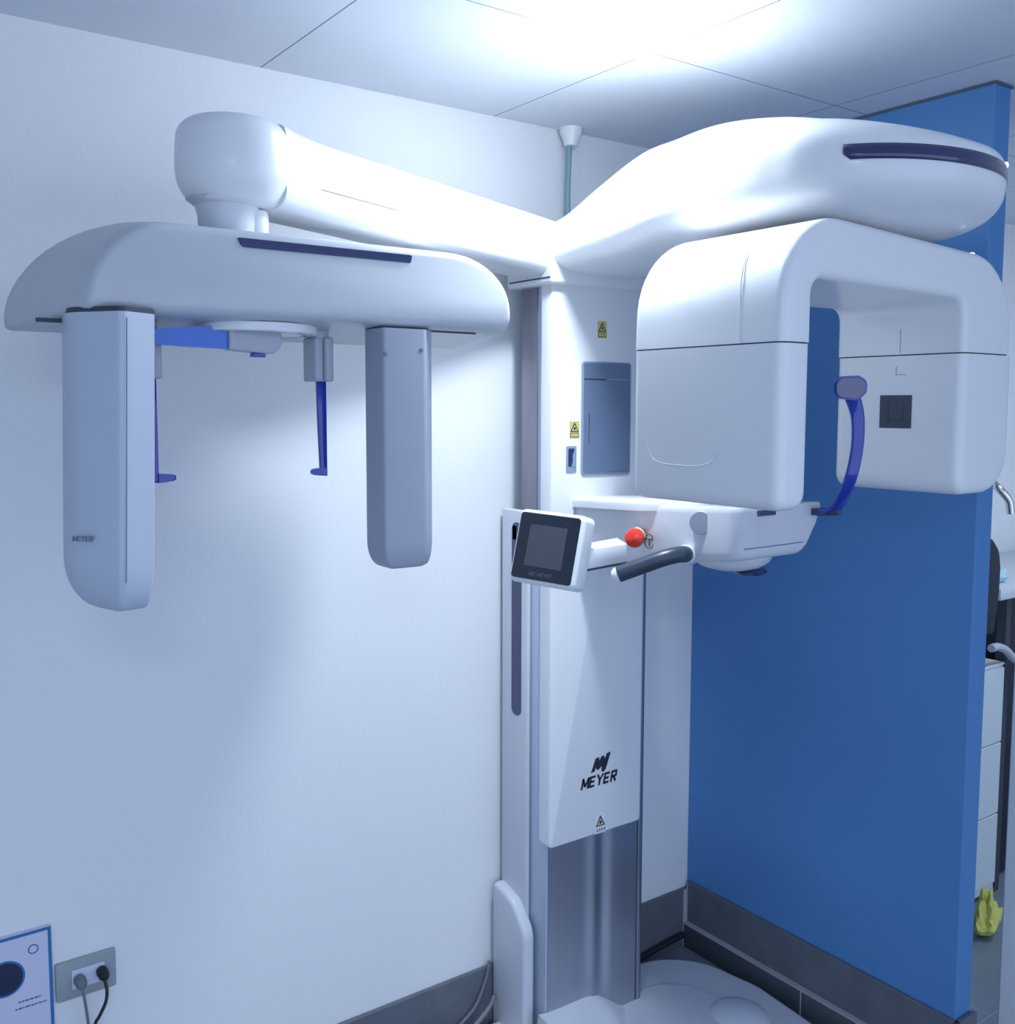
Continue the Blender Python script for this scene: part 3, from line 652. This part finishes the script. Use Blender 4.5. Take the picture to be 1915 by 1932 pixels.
plug(-1.712, .503, M_cable, 'power_plug', 'black power plug in the right outlet of the wall socket', [(-1.711, -.035, .492), (-1.709, -.042, .472), (-1.713, -.045, .450), (-1.726, -.045, .425), (-1.734, -.044, .41), (-1.735, -.036, .36), (-1.732, -.026, .05), (-1.728, -.024, .004)], 0)

# notice sheet on the wall
ps = empty('wall_notice', (-2.06, 0, .36), 'white notice board with blue border and dark circle low on the white wall', 'notice')
finish('notice_board', box_bm(-2.32, -1.803, -.012, 0, .10, .625, .001, 1), M_poster, ps)
PO = (0, -.012, 0)
finish('notice_border', merge(*[plane_bm(r_, PO, X1, Z1, .0006) for r_ in (rect(-2.32, -1.803, .619, .625), rect(-1.809, -1.803, .10, .619), rect(-2.32, -2.314, .10, .619), rect(-2.314, -1.809, .10, .106))]), M_posterblue, ps)
finish('notice_ring', ring_bm(-1.836, .588, .0085, .0022, PO, X1, Z1, .0006), M_posterblue, ps)
finish('notice_circle', plane_bm(circ(-1.888, .543, .036, 40), PO, X1, Z1, .0005), M_posterblue, ps)
finish('notice_circle', plane_bm(circ(-1.888, .543, .032, 40), (0, -.0125, 0), X1, Z1, .0005), M_pdark, ps)
def dashes(x0, x1, z, n, h):
    random.seed(int(abs(z)*1e4)); out = []; x = x0
    while x < x1: w_ = random.uniform(.003, .009); out.append(plane_bm(rect(x, min(x+w_, x1), z, z+h), PO, X1, Z1, .0005)); x += w_+.0015
    return merge(*out)
finish('notice_print', merge(dashes(-1.866, -1.824, .487, 6, .0028), dashes(-1.872, -1.815, .474, 8, .0026)), mat('notice_print', (.10, .12, .25), .6), ps)

# cables on the floor by the machine
o = finish('power_cable', tube(catmull([(-.345, -.024, .022), (-.25, -.024, .026), (-.15, -.024, .036), (-.06, -.025, .044), (-.038, -.026, .046)], 8), .009, 10), M_cable)
tag(o, 'black cable lying along the grey skirting behind the machine base', 'cable')
o = finish('loose_cable', tube(catmull([(-.752, -.018, .20), (-.765, -.018, .15), (-.80, -.019, .09), (-.86, -.022, .055), (-.97, -.03, .01)], 8), .0045, 8), M_greycable)
tag(o, 'grey cable dropping along the skirting left of the column, upper one', 'cable')
o = finish('loose_cable', tube(catmull([(-.752, -.040, .115), (-.77, -.045, .095), (-.82, -.055, .070), (-.92, -.07, .03), (-1.0, -.075, .008)], 8), .006, 8), M_greycable)
tag(o, 'thicker grey cable beside the base left of the column, lower one', 'cable')

# adjoining room
ct = empty('desk', (1.4, -.3, 0), 'pale desk with dark underside beyond the blue partition', 'desk')
finish('desk_top', box_bm(.985, 2.0, -.42, -.01, 1.022, 1.062, .004, 2), M_counter, ct)
finish('desk_panel', box_bm(1.12, 1.99, -.34, -.02, .02, 1.021), M_chair, ct)
finish('desk_leg', box_bm(1.085, 1.115, -.39, -.36, 0, 1.02), M_dark, ct)
cbn = empty('drawer_cabinet', (1.0, -.4, 0), 'tall narrow pale drawer cabinet seen past the partition end', 'cabinet')
finish('cabinet_body', box_bm(.80, 1.060, -.400, -.10, .02, .797, .003, 1), M_cab, cbn)
finish('cabinet_top', box_bm(.79, 1.062, -.403, -.10, .797, .806, .002, 1), M_white, cbn)
for k, (z0, z1) in enumerate(((.05, .29), (.294, .535), (.539, .79))):
    dr = finish('drawer', box_bm(.81, 1.0575, -.406, -.400, z0, z1, .002, 1), M_cab, cbn)
o = finish('office_chair_back', None or prism(round_poly([(.70, .94), (.862, .94), (.884, 1.07), (.886, 1.15), (.872, 1.205), (.83, 1.245), (.76, 1.25)], [.02, .01, .05, .08, .05, .04, .05], 6), -.47, -.43, 'y', .012, 3), M_chair) 
ch = empty('office_chair', (.62, -.30, 0), 'dark navy office chair back peeking past the partition end', 'chair')
o.name = 'backrest'; o.parent = ch; o.matrix_parent_inverse = parent_inv(ch)
finish('seat', box_bm(.48, .76, -.43, -.17, .44, .50, .03, 3), M_chair, ch)
finish('back_bar', tube([(.72, -.450, .98), (.71, -.448, .70), (.66, -.42, .47)], .012, 8), M_dark, ch)
finish('gas_column', lathe([(0, .05), (.025, .05), (.025, .45), (0, .45)], (.62, -.30, 0), 16), M_dark, ch)
for k in range(5):
    a = 2*math.pi*k/5+.3
    finish('leg', tube([(.62, -.30, .07), (.62+.15*math.cos(a), -.30+.15*math.sin(a), .013)], .012, 8), M_dark, ch)
o = finish('grey_hose', tube(catmull([(.93, -.425, .875), (.975, -.42, .873), (1.03, -.42, .855), (1.08, -.42, .820), (1.14, -.42, .775), (1.2, -.42, .60)], 8), .013, 10), M_hose)
o.name = 'flexible_hose'; tag(o, 'pale grey hose looping under the desk above the drawer cabinet', 'hose')
ft = empty('chrome_tap', (1.08, -.2, 1.062), 'curved chrome tap spout below the rotor housing at right edge', 'tap')
finish('spout', tube(catmull([(1.15, -.20, 1.0625), (1.15, -.20, 1.30), (1.13, -.24, 1.375), (1.07, -.31, 1.405), (1.00, -.38, 1.393), (1.022, -.41, 1.35), (1.032, -.415, 1.305)], 7), .013, 14), M_chrome, ft, smooth=60)
finish('tap_base', lathe([(0, 0), (.03, 0), (.03, .02), (.02, .03), (0, .03)], (1.15, -.20, 1.0625), 20), M_chrome, ft)
# crumpled paper
g = bmesh.new(); bmesh.ops.create_icosphere(g, subdivisions=3, radius=1); random.seed(5)
for v in g.verts:
    n = v.co.copy(); k = .6+.55*abs(math.sin(n.x*7+1)*math.cos(n.y*6)*math.sin(n.z*5+2))+random.uniform(-.08, .08)
    v.co = Vector((1.105+n.x*k*.060, -.33+n.y*k*.05, 1.0635+max(0, .0+(n.z*.9+.5)*k*.04)))
o = finish('crumpled_paper', g, M_paper, smooth=0); tag(o, 'crumpled pale blue paper lying on the desk at right edge', 'paper')
g = bmesh.new(); bmesh.ops.create_icosphere(g, subdivisions=3, radius=1)
for v in g.verts:
    n = v.co.copy(); k = .75+.3*math.sin(n.x*5)*math.cos(n.y*6+1)+random.uniform(-.05, .05)
    hz = (n.z*.5+.5); sp_ = 1-.6*hz
    v.co = Vector((.79+n.x*k*.10*sp_+.01*hz, -.52+n.y*k*.06*sp_, max(.002, hz*.17*k)))
o = finish('yellow_bag', g, M_bag, smooth=0); tag(o, 'crumpled yellow plastic bag on floor behind the partition end', 'bag')
